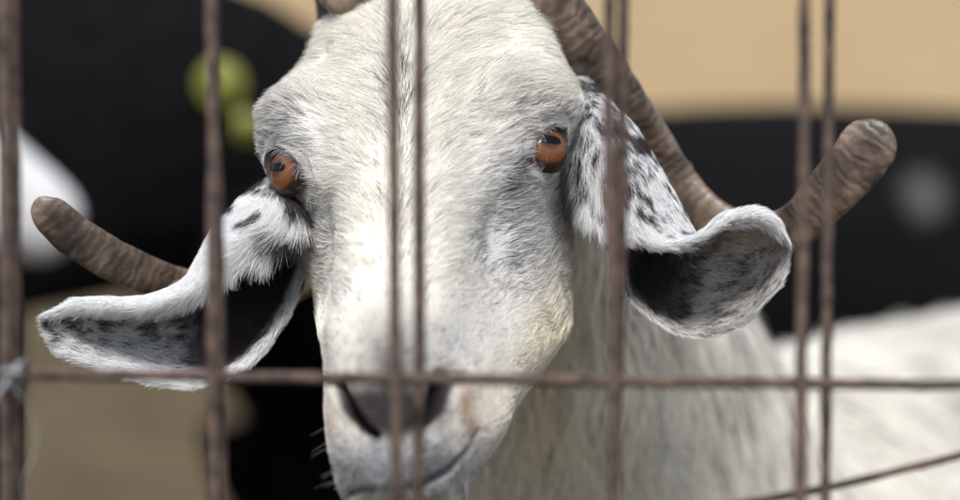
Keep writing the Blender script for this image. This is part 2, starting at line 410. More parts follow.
def bulge(L, N, c, rad, amp, sym=True):
    for s in ((1, -1) if sym else (1,)):
        d = (L - np.array([c[0] * s, c[1], c[2]])) / np.array(rad)
        L = L + N * (amp * np.exp(-(d ** 2).sum(-1)))[..., None] * hw[..., None]
    return L
Nl = outward(LOC)
L = LOC
L = bulge(L, Nl, (5.2, 7.0, .2), (1.4, 1.7, 1.7), .75)          # brow
L = bulge(L, Nl, (2.4, 2.0, 0), (1.7, 3.0, 2), .45)             # tufted poll lobes
L = bulge(L, Nl, (0, 3.0, .4), (.55, 4.2, 2), -.42, False)      # parting between them
L = bulge(L, Nl, (4.4, 14.4, -1.7), (1.4, 3.0, 2.0), -1.05)
L = bulge(L, Nl, (4.7, 3.4, .2), (1.2, 1.6, 1.6), -.45)       # temple      # hollow before the eye
L = bulge(L, Nl, (2.3, 17.5, .2), (.9, 6.0, 1.4), .34)            # edge of the nasal bridge
L = bulge(L, Nl, (0, 9.5, 1), (2.2, 3.2, 2), -.22, False)
L = bulge(L, Nl, (5.2, 12.8, -5.0), (1.6, 2.0, 1.6), .30)       # cheekbone
L = bulge(L, Nl, (3.1, 24.2, -5.2), (1.4, 2.0, 1.6), .42)       # upper lip pads
L = bulge(L, Nl, (2.9, 22.2, -2.3), (.9, 2.0, 1.0), .18)
L = bulge(L, Nl, (0, 26.4, -4.6), (.35, 1.6, 2.0), -.28, False) # philtrum
NOSE_L = L

# eyes: a socket is pressed in, lids follow the eyeball
EYES = []
def make_socket(L, s):
    Sx = np.array([6.6, 9.65, -1.42]) if s > 0 else np.array([-5.75, 10.0, -.7])
    i, j = np.unravel_index(((L - Sx) ** 2).sum(-1).argmin(), L.shape[:2])
    Pn = L[i, j]
    ax = nrm(np.array([.66, .16, .74])) if s > 0 else nrm(np.array([-.50, .20, .84]))
    rE = 1.5
    E = Pn - ax * (rE - .30)
    f = nrm(np.array([-.72 * s, .62, -.3])); f = nrm(f - ax * (f @ ax)); g = np.cross(ax, f); g = g * np.sign(g @ np.array([0, -1., .3]))
    d = L - E; x = d @ f; y = d @ g; z = d @ ax
    # almond, drawn out towards the nose
    xx = x - .10
    long = np.where(xx > 0, 1.12, .98); hi = np.where(y > 0, .80, .86)
    r = np.sqrt((xx / long) ** 2 + (y / hi) ** 2)
    r = r + .05 * sst(0, 1.4, xx) * np.abs(y) / .8
    near = (z > -1.5)
    surf = np.sqrt(np.maximum((rE + .11) ** 2 - np.minimum(x * x + y * y, 1.9), 0))      # just over the eyeball
    lidz = surf
    inside = (rE - .55)
    k = sst(2.3, 1.05, r) * near
    znew = z * (1 - k) + lidz * k
    ridge = np.exp(-((r - 1.22) / .16) ** 2) * .10 + np.exp(-((r - 1.75) / .22) ** 2) * .12 * sst(-.2, .6, y)
    znew = znew + ridge * near * sst(-1.2, -.2, z)
    rho2 = x * x + y * y
    cover = np.sqrt(np.maximum((rE + .09) ** 2 - rho2, 0))
    znew = np.where((r > 1.0) & near & (rho2 < (rE + .08) ** 2), np.maximum(znew, cover), znew)
    kin = sst(1.03, .93, r) * near
    znew = znew * (1 - kin) + inside * kin
    L = L + ((znew - z)[..., None] * ax) * near[..., None]
    info = dict(E=E, ax=ax, f=f, g=g, rE=rE, r=np.where(near, r, 9.), x=x, y=y)
    EYES.append(info)
    return L
L = make_socket(L, 1); L = make_socket(L, -1)
Pc = warp_cam(loc2cam(L))
Pc = np.where(hw[..., None] > 0, Pc, G)
# muzzle details pressed in along paths given on the face
px, py, dep = cam2px(Pc)
if False:
    hm = np.broadcast_to(hw > .5, px.shape)
    for y0 in range(0, 520, 30):
        mk = hm & (abs(py - y0) < 4); print('ROW', y0, px[mk].min().round() if mk.any() else None, px[mk].max().round() if mk.any() else None)
    for E in EYES: print('EYE', [float(q) for q in cam2px(warp_cam(loc2cam(E['E'] + E['ax'] * E['rE'])))], [float(q) for q in cam2px(warp_cam(loc2cam(E['E'] + E['rE'] * (BASIS.T @ np.array([0, -1., .02])))))])
    for a_ in (2, 10, 16, 22, 26): print('MID', a_, [float(q) for q in cam2px(loc2cam(np.array([0, a_, 0.])))])
    print('TIP', px[0, 0], py[0, 0])
def pathdist(px, py, path):
    best = np.full(px.shape, 1e9); tt = np.zeros(px.shape); n = len(path) - 1
    for k in range(n):
        a = np.array(path[k][:2], float); b = np.array(path[k+1][:2], float); ab = b - a
        t = np.clip(((px - a[0]) * ab[0] + (py - a[1]) * ab[1]) / (ab @ ab), 0, 1)
        d = np.hypot(px - a[0] - t * ab[0], py - a[1] - t * ab[1]); m = d < best
        best = np.where(m, d, best); tt = np.where(m, (k + t) / n, tt)
    return best, tt
Nc = outward(Pc)
front = (Nc[..., 1] < .15) & (dep < 2) & (hw > .5)
NOSTRIL = [[(337, 386), (345, 402), (357, 418), (366, 428), (376, 435)], [(444, 382), (440, 394), (434, 407), (426, 418), (420, 424)]]
MOUTH = [(338, 497), (360, 491), (395, 490), (425, 484), (450, 470), (468, 450), (478, 432)]
PHIL = [(396, 438), (396, 462), (394, 488)]
nostril = np.zeros(px.shape)
for pth, wd in ((NOSTRIL[0], (5, 4.5)), (NOSTRIL[1], (10, 5))):
    d, t = pathdist(px, py, pth); wdt = wd[0] + (wd[1] - wd[0]) * t
    g = np.exp(-(d / wdt) ** 2 * 1.0) * front; nostril = np.maximum(nostril, g)
    Pc = Pc - Nc * (g * (.012 - .006 * t))[..., None]
    rim = np.exp(-((d - wdt * 2.0) / (wdt * .6)) ** 2) * front
    Pc = Pc + Nc * (rim * .0005 * np.sin(np.clip(t, 0, 1) * np.pi))[..., None]
dm, tm = pathdist(px, py, MOUTH)
mouth = np.exp(-(dm / 3.5) ** 2) * front * (1 - .7 * sst(.55, .9, tm))
Pc = Pc - Nc * (mouth * .0028)[..., None]
Pc = Pc + Nc * (np.exp(-((py - MOUTH[0][1]) / 60) ** 2) * 0)[..., None]
dp, tp = pathdist(px, py, PHIL)
Pc = Pc - Nc * (np.exp(-(dp / 3.0) ** 2) * front * .0025)[..., None]
Nc = outward(Pc)
px, py, dep = cam2px(Pc)
Pw = cam2world(Pc); Nw = nrm(cam2world(Pc + Nc * .01) - Pw)

def gz(cx, cy, sx, sy): return np.exp(-((px - cx) / sx) ** 2 - ((py - cy) / sy) ** 2)
HEADM = hw * np.ones(px.shape)
d1, t1 = pathdist(px, py, [(533, 152), (522, 163), (508, 178), (503, 196)]); d2, t2 = pathdist(px, py, [(292, 184), (302, 198), (308, 214)])
tear = np.maximum(np.exp(-(d1 / (5.5 - 2 * t1)) ** 2) * (1 - .5 * t1), np.exp(-(d2 / 5.) ** 2) * (1 - .4 * t2)) * HEADM
eyer = np.minimum(EYES[0]['r'], EYES[1]['r'])
facing = sst(.35, -.2, Nc[..., 1])
# salt-and-pepper share of dark hairs
dark = (.06 + .50 * gz(505, 185, 22, 26) + .40 * gz(498, 250, 26, 48) + .42 * gz(530, 115, 42, 26) + .48 * gz(288, 128, 28, 42) + .40 * gz(305, 205, 16, 26)
        + .62 * gz(400, 85, 12, 55) + .22 * gz(398, 250, 16, 110) + .18 * gz(385, 330, 40, 50) + .35 * gz(560, 205, 14, 50)
        + .55 * gz(372, 468, 36, 24) + .60 * gz(440, 472, 38, 22) + .15 * gz(330, 240, 20, 60)) * facing
dark = dark * HEADM + .05 * (1 - HEADM)
bf = (1 - HEADM)
Q = Pw.copy(); Q[..., 2] *= .35
dark = dark + bf * .26 * sst(.52, .68, fbm(Q, 26, 31)) + bf * .12 * gz(596, 320, 14, 90)
dark = dark + .65 * np.exp(-((eyer - 1.25) / .30) ** 2) + .85 * tear
mz = sst(300, 350, py) * sst(330, 350, px) * sst(490, 460, px) * facing * HEADM
dark = dark + mz * (.08 + .35 * sst(.5, .75, vnoise(Pw, 420, 91)))
cool = np.clip(gz(290, 165, 45, 75) + gz(520, 190, 62, 80) + .9 * gz(400, 465, 90, 38) + .5 * gz(500, 300, 55, 80) + .6 * gz(455, 350, 40, 34) + .4 * gz(340, 300, 25, 60), 0, 1) * HEADM
warm = np.clip(gz(550, 350, 26, 60) + .6 * gz(560, 420, 50, 60) + .5 * gz(350, 395, 18, 40) + .45 * gz(510, 400, 40, 50), 0, 1)
rust = np.clip(gz(466, 402, 9, 18) + .8 * gz(472, 430, 8, 14) + .45 * gz(330, 425, 7, 20), 0, 1) * facing * HEADM
nosed = np.clip(sst(368, 400, py) * sst(330, 350, px) * sst(458, 440, px) * sst(452, 430, py + .45 * np.abs(px - 396)), 0, 1) * front
bridge = sst(262, 372, py) * np.exp(-((px - 394) / 44) ** 2) * sst(460, 420, py) * facing * HEADM

def c3(r, g, b): return np.array([r, g, b])
base = (c3(.84, .81, .735) + bf[..., None] * .05) * (1 + .10 * (fbm(Pw, 60, 3) - .5) - .14 * bf * sst(.45, .7, fbm(Q, 34, 37)))[..., None]
def mixc(a, b, k): return a * (1 - k[..., None]) + b * k[..., None]
col = mixc(base, c3(.66, .665, .68), cool * .7)
col = mixc(col, c3(.80, .70, .48), warm * .55)
col = mixc(col, c3(.36, .19, .10), rust * .8)
col = mixc(col, c3(.20, .215, .25), np.clip(gz(368, 466, 36, 26) + gz(428, 468, 36, 24), 0, 1) * front * .85)
col = mixc(col, c3(.09, .085, .085), bridge * .93)
col = col * (1 - .28 * mz * sst(.35, .75, fbm(Pw, 260, 92)))[..., None]
col = mixc(col, c3(.024, .020, .021) * (.5 + 1.1 * fbm(Pw, 500, 77))[..., None], nosed)
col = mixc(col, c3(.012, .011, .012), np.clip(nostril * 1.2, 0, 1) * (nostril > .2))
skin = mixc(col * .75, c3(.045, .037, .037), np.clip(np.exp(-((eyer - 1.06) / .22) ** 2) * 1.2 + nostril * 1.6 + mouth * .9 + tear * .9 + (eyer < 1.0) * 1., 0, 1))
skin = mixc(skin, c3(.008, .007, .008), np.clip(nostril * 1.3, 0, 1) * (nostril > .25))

goat = empty("white_goat", tuple(pxw(735, 585, 52)), label="white goat with curled brown horns looking through the fence", cat="goat")
n0 = len(ts)
V = Pw.reshape(-1, 3); F = gridfaces(n0, NT, True)
c0 = Pw[0].mean(0); c1 = Pw[-1].mean(0); V = np.concatenate([V, [c0], [c1]]); k = n0 * NT
j = np.arange(NT)
F3 = np.concatenate([F[:, [0, 1, 2]], F[:, [0, 2, 3]], np.stack([np.full(NT, k), (j + 1) % NT, j], -1), np.stack([np.full(NT, k+1), k - NT + j, k - NT + (j+1) % NT], -1)])
SC = np.concatenate([skin.reshape(-1, 3), skin[0].mean(0)[None], skin[-1].mean(0)[None]])
# legs, grown out of the same mesh below the trunk
def cen(i): return cam2world(np.array(rings[NH + i]).mean(0))
legs = []
ax = nrm(cen(7) - cen(4)); ax[2] = 0; ax = nrm(ax); lat = np.array([ax[1], -ax[0], 0])
for base_i, s, hind in ((4, 1, 0), (4, -1, 0), (8, 1, 1), (8, -1, 1)):
    b = cen(base_i) + lat * s * .085
    zt = b[2]
    if not hind: ctl = [(0, zt - .02, .075), (.01, zt - .17, .055), (0, .40, .034), (.005, .27, .028), (0, .22, .024), (0, .10, .018), (-.01, .05, .022), (-.02, .035, .028), (-.03, .0, .030)]
    else: ctl = [(0, zt - .02, .10), (-.02, zt - .17, .075), (-.03, .38, .045), (.06, .27, .026), (.05, .22, .024), (.02, .10, .018), (.01, .05, .022), (0, .035, .028), (-.01, .0, .030)]
    q = crom(np.array(ctl), np.arange(9.), np.linspace(0, 8, 60))
    pts = np.stack([b[0] + ax[0] * q[:, 0], b[1] + ax[1] * q[:, 0], q[:, 1]], -1)
    v, f, a1, b1 = polytube(pts, q[:, 2], 20); off = len(V)
    V = np.concatenate([V, v]); F3 = np.concatenate([F3, np.concatenate([f[:, [0, 1, 2]], f[:, [0, 2, 3]], a1, b1]) + off])
    SC = np.concatenate([SC, np.where(v[:, 2:] < .045, c3(.05, .045, .04), c3(.6, .57, .5))])
body = mesh("body", V, F3, M_SKIN, goat, SC)

# ------- fur on head, neck and trunk
def combdir():
    """comb direction on the surface, camera frame -> world"""
    sg = np.tanh(L[..., 0] / 1.2)
    a = L[..., 1]
    lu = sg * (.75 + .5 * sst(14, 4, a) - .35 * sst(18, 24, a)); la = -(.55 + .45 * sst(12, 20, a)) * np.ones_like(a); lv = -.45 * np.ones_like(a)
    # below the eyes the coat runs back along the cheek, on the lips down
    lip = sst(452, 475, py) * HEADM; la = la * (1 - lip) + .6 * lip
    d = np.stack([lu, la, lv], -1) @ BASIS.T
    D = cam2world(Pc + d * .01) - Pw
    # round the eyes strands radiate away from the opening
    for E in EYES:
        c = loc2cam(E['E']); rad = nrm(Pc - c); Dr = cam2world(Pc + rad * .01) - Pw
        k = np.exp(-((E['r'] - 1.0) / .9) ** 2) * .8
        D = mixc(nrm(D), nrm(Dr), k)
    # body: back along the spine and down
    Tg = np.gradient(Pw, axis=0); B = nrm(Tg) + np.array([0, 0, -.9])
    return nrm(mixc(nrm(B), nrm(D), HEADM))
D = combdir()
lenh = .0110 + .004 * sst(8, 1, L[..., 1]) - .0055 * sst(14, 22, L[..., 1]) + .003 * sst(11, 14, L[..., 1]) * sst(-5, -9, L[..., 2])
lenh = lenh * (1 - .55 * np.exp(-((eyer - 1.1) / .7) ** 2)) * (1 - .5 * bridge) * (1 - .78 * nosed)
lenb = .036 + .030 * sst(.2, .9, ts - T[NH - 1])[:, None] * np.ones(px.shape)
LEN = lenh * HEADM + lenb * (1 - HEADM)
bad = np.clip((eyer < 1.20) * 1. + (nostril > .30) + (mouth > .55) + (tear > .62), 0, 1)
vis = .18 + .82 * sst(.45, .1, Nc[..., 1])

def fur(name, wgt, n, seed, rad, K, lift, Lm=1., jit=.22, drop=0., clump=260., curl=.15):
    s = sample_grid(Pw, n, True, wgt, seed)
    P = lerp_grid(Pw, s, True); N = nrm(lerp_grid(Nw, s, True)); d = lerp_grid(D, s, True); ln = lerp_grid(LEN, s, True) * Lm
    cl = lerp_grid(col, s, True); dk = lerp_grid(dark, s, True); r = np.random.default_rng(seed + 5)
    lk = vnoise(P, 420, seed + 8)
    isd = (r.random(n) < dk * (.35 + 1.3 * lk))
    ton = np.clip(r.normal(1, .10, n), .6, 1.25)[:, None]
    cl = np.clip(cl * ton, 0, .92)
    cl = np.where(isd[:, None], c3(.11, .105, .115) * r.uniform(.5, 1.8, (n, 1)), cl)
    pts = grow(P, N, d, ln, np.full(n, lift), K, jit, curl, drop, seed, clump)
    return hair(name, pts, np.full(n, rad) * r.uniform(.7, 1.2, n), cl, M_FUR, goat)
fur("coat", HEADM * (1 - bad) * vis * (HEADM > .02), 270000, 101, .000095, 5, .15, jit=.15)
fur("coat", (1 - HEADM) * (.15 + .85 * vis) * (ts < T[-1] - .1)[:, None], 120000, 102, .00034, 6, .34, 1., .28, .18, 48., .14)

# lashes, brow hairs and whiskers
def strands(name, roots, dirs, ln, rad, cols, K=7, bend=(0, 0, -.25)):
    roots = np.array(roots); dirs = nrm(np.array(dirs)); n = len(roots); pts = np.zeros((n, K, 3))
    for k in range(K):
        t = k / (K - 1); pts[:, k] = roots + (dirs * t + np.array(bend) * t * t) * np.asarray(ln)[:, None]
    return hair(name, pts, np.full(n, rad), cols, M_FUR, goat)
ro, di, le = [], [], []
rr = np.random.default_rng(3)
for E in EYES:
    for k in range(46):
        an = rr.uniform(.12, .95) * math.pi; rho = 1.02
        x = math.cos(an) * (1.12 if math.cos(an) > 0 else .98) * rho + .1; y = math.sin(an) * .80 * rho
        z = math.sqrt(max((E['rE'] + .12) ** 2 - min(x * x + y * y, 1.7), .01))
        p = E['E'] + E['f'] * x + E['g'] * y + E['ax'] * z
        dd = E['ax'] * .9 + E['g'] * .15 + E['f'] * (x * .5) + rr.normal(0, .12, 3)
        a0 = cam2world(warp_cam(loc2cam(p))); a1 = cam2world(warp_cam(loc2cam(p + dd * .1)))
        ro.append(a0); di.append(a1 - a0); le.append(rr.uniform(.006, .011))
strands("eyelash", ro, di, le, .00011, np.tile(c3(.16, .15, .16), (len(ro), 1)) * rr.uniform(.5, 3.5, (len(ro), 1)), bend=(0, 0, -.55))
ro, di, le = [], [], []
cand = np.argwhere((front) & (((px < 345) & (py > 395) & (py < 500)) | ((py > 470) & (py < 520) & (px > 330) & (px < 470))))
for k in rr.choice(len(cand), 22, replace=False):
    i, j = cand[k]; ro.append(Pw[i, j]); sidex = -1 if px[i, j] < 400 else .5
    di.append(Nw[i, j] * .6 + np.array([sidex * .8, -.1, rr.uniform(-.5, .5)])); le.append(rr.uniform(.005, .013))
strands("whisker", ro, di, le, .00004, np.tile(c3(.6, .58, .55), (len(ro), 1)))

# ------- eyeballs
def mat_eye():
    m, n, l, b = newmat("goat_eye")
    tc = n.new("ShaderNodeTexCoord"); sp = n.new("ShaderNodeSeparateXYZ"); l.new(tc.outputs["Object"], sp.inputs[0])
    def M(op, a, c=None, d=None):
        q = n.new("ShaderNodeMath"); q.operation = op
        for k, v in enumerate((a, c, d)):
            if v is None: continue
            if isinstance(v, (int, float)): q.inputs[k].default_value = v
            else: l.new(v, q.inputs[k])
        return q.outputs[0]
    X, Y = sp.outputs[0], sp.outputs[1]                     # metres in the iris plane
    X2 = M('SUBTRACT', X, -.0012); Y2 = M('SUBTRACT', Y, .0008)
    r = M('SQRT', M('ADD', M('MULTIPLY', X2, X2), M('MULTIPLY', Y2, Y2)))
    mask = lambda lo, hi, v: (lambda q: (q.inputs.__getitem__(0), q)[1])(q_) if False else None
    def mr(v, a, c):
        q = n.new("ShaderNodeMapRange"); q.interpolation_type = 'SMOOTHSTEP'; l.new(v, q.inputs[0]); q.inputs[1].default_value = a; q.inputs[2].default_value = c
        return q.outputs[0]
    nz = n.new("ShaderNodeTexNoise"); nz.inputs["Scale"].default_value = 4.0; nz.inputs["Detail"].default_value = 6
    at = M('ARCTAN2', Y2, X2); cb = n.new("ShaderNodeCombineXYZ"); l.new(M('MULTIPLY', at, 11.0), cb.inputs[0]); l.new(M('MULTIPLY', r, 160.0), cb.inputs[1]); l.new(cb.outputs[0], nz.inputs[0])
    cr = n.new("ShaderNodeValToRGB"); l.new(nz.outputs[0], cr.inputs[0])
    cr.color_ramp.elements[0].position = .3; cr.color_ramp.elements[0].color = (.055, .020, .009, 1); cr.color_ramp.elements[1].position = .72; cr.color_ramp.elements[1].color = (.29, .145, .072, 1)
    # rectangular pupil, lying
    ax = M('ABSOLUTE', X2); ay = M('ABSOLUTE', Y2)
    pup = mr(M('ADD', M('POWER', M('DIVIDE', ax, .0062), 3.0), M('POWER', M('DIVIDE', ay, .0023), 3.0)), 1.35, .75)
    limb = mr(r, .0098, .0116)
    rim = mr(r, .0060, .0108)
    def mix(a, colr, f, asv=False):
        q = n.new("ShaderNodeMix"); q.data_type = 'RGBA'; l.new(f, q.inputs[0]); l.new(a, q.inputs[6])
        q.inputs[7].default_value = (*colr, 1); return q.outputs[2]
    c = mix(cr.outputs[0], (.16, .055, .022), M('MULTIPLY', rim, .9)); c = mix(c, (.045, .018, .010), M('MULTIPLY', mr(r, .0066, .0030), .75)); c = mix(c, (.030, .018, .014), limb); c = mix(c, (.006, .005, .006), pup)  # upper-lid shadow round the pupil is painted into the iris colour
    l.new(c, b.inputs["Base Color"]); b.inputs["Roughness"].default_value = .25; b.inputs["Coat Weight"].default_value = .30; b.inputs["Specular IOR Level"].default_value = .05; b.inputs["Coat Roughness"].default_value = .03
    return m
M_EYE = mat_eye()
for E in EYES:
    na, nb = 40, 64
    th = np.linspace(0.001, 1.12, na)[:, None]; ph = np.linspace(0, 2 * math.pi, nb, endpoint=False)[None]
    cor = 1 + .035 * np.exp(-(th / .55) ** 2)
    l3 = np.stack([np.sin(th) * np.cos(ph) * cor, np.sin(th) * np.sin(ph) * cor, np.cos(th) * np.ones_like(ph) * cor], -1) * E['rE']
    # gaze turned a little forward from the socket's own axis
    tocam = BASIS.T @ np.array([0, -1., .02]); ax = nrm(E['ax'] * .95 + tocam * .05) if E['ax'][0] > 0 else nrm(E['ax'] * .72 + tocam * .28 + np.array([-.24, .05, 0])); hx = BASIS.T @ np.array([1., 0, .10 if E['ax'][0] > 0 else -.12]); hx = nrm(hx - ax * (ax @ hx)); hy = np.cross(ax, hx)
    pts = E['E'] + l3[..., 0:1] * hx + l3[..., 1:2] * hy + l3[..., 2:3] * ax
    shift = warp_cam(loc2cam(E['E'] + E['ax'] * 1.2)) - loc2cam(E['E'] + E['ax'] * 1.2)
    W = cam2world(loc2cam(pts) + shift)
    # object axes follow the eye so that the iris pattern is laid on the eyeball itself
    oc = cam2world(loc2cam(E['E']) + shift); to = lambda v: nrm(cam2world(loc2cam(E['E'] + v)) - cam2world(loc2cam(E['E'])))
    bx, by, bz = to(hx), to(hy), to(ax); by = np.cross(bz, bx); Mx = np.stack([bx, by, bz], 1)
    # roll the pupil level with the photograph
    o = mesh("eye", (W - oc) @ Mx, gridfaces(na, nb, True), M_EYE)
    o.matrix_world = Matrix([[*Mx[0], oc[0]], [*Mx[1], oc[1]], [*Mx[2], oc[2]], [0, 0, 0, 1]])
    mw = o.matrix_world.copy(); o.parent = goat; o.matrix_parent_inverse = Matrix.Translation(-Vector(goat.location))
    o.location = mw.translation; o.rotation_euler = mw.to_euler()

# ------------------------------------------------------------------ ears
def ear(name, ctl, colfun, seed, thick=.0014, nfur=75000, flip=1, lenf=.0072):
    """ctl: stations x across points (px, py, depth cm)"""
    K = np.array(ctl, float); ns, na = K.shape[:2]
    Kc = px2cam(K[..., 0], K[..., 1], K[..., 2])
    A = crom(Kc, np.arange(float(ns)), np.linspace(0, ns - 1, 150)); A = crom(A.transpose(1, 0, 2), np.arange(float(na)), np.linspace(0, na - 1, 170)).transpose(1, 0, 2)
    W = cam2world(A); N = grid_normals(W, False) * flip
    n, m = W.shape[:2]; s = np.linspace(0, 1, n)[:, None] * np.ones((1, m)); t = np.linspace(0, 1, m)[None] * np.ones((n, 1))
    W = W + N * ((fbm(W, 55, seed) - .5) * .003)[..., None]
    edge = np.minimum(np.minimum(sst(0, .05, t), sst(1, .95, t)), sst(1, .96, s))
    th = thick * (.25 + .75 * np.sqrt(edge))[..., None]
    out, inn = W + N * th, W - N * th
    co, ci = colfun(s, t, W, 0), colfun(s, t, W, 1)       # (colour, darkshare)
    V = np.concatenate([out.reshape(-1, 3), inn.reshape(-1, 3)]); F = np.concatenate([gridfaces(n, m, False), gridfaces(n, m, False, n * m, True)])
    idx = np.arange(n * m).reshape(n, m); loop = np.concatenate([idx[0, :-1], idx[:-1, -1], idx[-1, :0:-1], idx[:0:-1, 0]]); lo2 = np.roll(loop, -1)
    F = np.concatenate([F, np.stack([lo2, loop, loop + n * m, lo2 + n * m], -1)])
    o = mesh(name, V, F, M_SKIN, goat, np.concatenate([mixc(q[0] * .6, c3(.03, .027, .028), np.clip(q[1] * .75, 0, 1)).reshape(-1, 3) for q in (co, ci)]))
    Ds = nrm(np.gradient(W, axis=0)); Dt = nrm(np.gradient(W, axis=1))
    edge2 = np.exp(-(t / .07) ** 2) + np.exp(-((1 - t) / .05) ** 2) + np.exp(-((1 - s) / .05) ** 2)
    rd = np.random.default_rng(seed)
    for side, (surf, NN, cc) in enumerate(((out, N, co), (inn, -N, ci))):
        Dd = Ds + Dt * (-.55 * np.exp(-(t / .10) ** 2) + .45 * np.exp(-((1 - t) / .1) ** 2))[..., None]
        # strands of the hidden face are thinner on the ground
        smp = sample_grid(surf, nfur, False, 1 + .8 * edge2, seed + side)
        P = lerp_grid(surf, smp, False); Nn = nrm(lerp_grid(NN, smp, False)); dd = lerp_grid(Dd, smp, False)
        ll = lerp_grid(cc[2] if len(cc) > 2 else np.full(s.shape, 1.), smp, False) * lenf
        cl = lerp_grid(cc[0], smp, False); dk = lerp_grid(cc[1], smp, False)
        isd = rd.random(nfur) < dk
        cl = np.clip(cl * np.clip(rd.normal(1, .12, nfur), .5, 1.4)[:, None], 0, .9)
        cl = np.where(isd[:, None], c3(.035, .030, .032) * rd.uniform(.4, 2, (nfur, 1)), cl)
        pts = grow(P, Nn, dd, ll, np.full(nfur, .20), 5, .18, .12, 0, seed + 3 + side, 300.)
        hair("coat", pts, np.full(nfur, .000085) * rd.uniform(.7, 1.2, nfur), cl, M_FUR, o)
    return o

def at(s, t, s0, t0, ss, st): return np.exp(-((s - s0) / ss) ** 2 - ((t - t0) / st) ** 2)
def spots(W, scale, lo, hi, seed):
    q = fbm(W, scale, seed, 2); return sst(lo, hi, q)

def colR(s, t, W, side):
    x, y, _ = cam2px(world2cam(W))
    light = c3(.76, .77, .78) * np.ones(W.shape)
    if side == FRONT_R:        # outer face of the band that turns to the viewer, spotted
        dk = .05 + .80 * spots(W, 290, .60, .68, 4) * sst(110, 150, y) + .55 * spots(W, 420, .60, .68, 9) + .35 * spots(W, 90, .5, .6, 10) * sst(190, 130, y)
        return light, np.clip(dk, 0, .92), 1.0 + 1.2 * np.exp(-(t / .10) ** 2) * sst(.5, .3, s)
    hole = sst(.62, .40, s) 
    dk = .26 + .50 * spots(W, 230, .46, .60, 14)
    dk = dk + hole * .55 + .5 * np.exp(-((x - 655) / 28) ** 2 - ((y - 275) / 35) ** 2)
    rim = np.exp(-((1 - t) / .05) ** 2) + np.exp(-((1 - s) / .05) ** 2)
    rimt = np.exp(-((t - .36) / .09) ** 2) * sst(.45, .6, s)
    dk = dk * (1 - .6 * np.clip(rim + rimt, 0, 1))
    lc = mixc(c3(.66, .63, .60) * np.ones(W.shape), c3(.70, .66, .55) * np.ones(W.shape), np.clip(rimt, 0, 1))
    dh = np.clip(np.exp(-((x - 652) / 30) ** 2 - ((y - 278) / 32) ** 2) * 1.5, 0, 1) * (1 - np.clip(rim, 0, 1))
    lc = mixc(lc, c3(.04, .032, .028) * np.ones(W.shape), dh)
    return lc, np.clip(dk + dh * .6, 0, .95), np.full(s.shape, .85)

def colL(s, t, W, side):
    x, y, _ = cam2px(world2cam(W))
    light = c3(.76, .77, .78) * np.ones(W.shape)
    if side == FRONT_L:
        dk = .07 + .22 * spots(W, 150, .5, .65, 21)
        return light, np.clip(dk, 0, .9), 1.0 + 1.5 * np.exp(-(t / .12) ** 2) * sst(.5, .25, s)
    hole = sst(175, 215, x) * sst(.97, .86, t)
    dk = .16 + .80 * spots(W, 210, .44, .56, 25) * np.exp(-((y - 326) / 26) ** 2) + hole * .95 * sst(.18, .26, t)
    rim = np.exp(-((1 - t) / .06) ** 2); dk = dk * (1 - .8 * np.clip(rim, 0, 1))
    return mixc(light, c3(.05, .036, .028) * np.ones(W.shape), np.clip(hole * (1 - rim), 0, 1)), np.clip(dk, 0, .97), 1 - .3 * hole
FRONT_R, FRONT_L = 0, 0
# stations run from the root to the tip; across: free edge of the front band -> fold -> inside of the ear -> lower rim
EAR_R = [
 [(560, 84, 6.0), (570, 78, 6.0), (582, 76, 6.2), (588, 80, 6.4), (582, 90, 6.8), (574, 96, 6.8), (564, 100, 6.4)],
 [(570, 112, 3.0), (586, 104, 2.4), (606, 104, 3.0), (612, 110, 4.2), (606, 122, 5.4), (594, 132, 5.2), (580, 136, 4.4)],
 [(574, 145, 1.4), (598, 130, .6), (627, 128, 1.8), (634, 138, 4.2), (620, 160, 5.4), (600, 175, 5.2), (585, 175, 4.0)],
 [(584, 190, .8), (615, 175, -.1), (653, 170, 1.4), (660, 182, 4.2), (645, 215, 5.6), (618, 228, 5.4), (596, 224, 4.2)],
 [(600, 232, .2), (640, 218, -.6), (676, 212, 1.0), (682, 224, 3.6), (662, 262, 5.0), (635, 272, 4.6), (618, 262, 3.4)],
 [(640, 243, -.4), (668, 244, -1.0), (697, 236, .6), (696, 246, 3.0), (680, 288, 4.2), (655, 305, 3.4), (634, 300, 2.2)],
 [(684, 248, -.8), (704, 234, -1.2), (722, 219, .4), (718, 240, 2.6), (706, 292, 3.6), (690, 325, 2.6), (672, 329, 1.2)],
 [(722, 228, -1.0), (735, 217, -1.3), (750, 212, .0), (750, 238, 2.0), (742, 285, 2.8), (728, 320, 1.8), (712, 334, .4)],
 [(756, 224, -1.0), (763, 217, -1.2), (771, 219, -.2), (773, 240, 1.4), (768, 274, 1.9), (758, 304, 1.0), (745, 321, -.2)],
 [(776, 232, -.8), (779, 230, -.8), (782, 234, -.3), (785, 245, .4), (785, 258, .6), (781, 275, .2), (775, 288, -.4)],
]
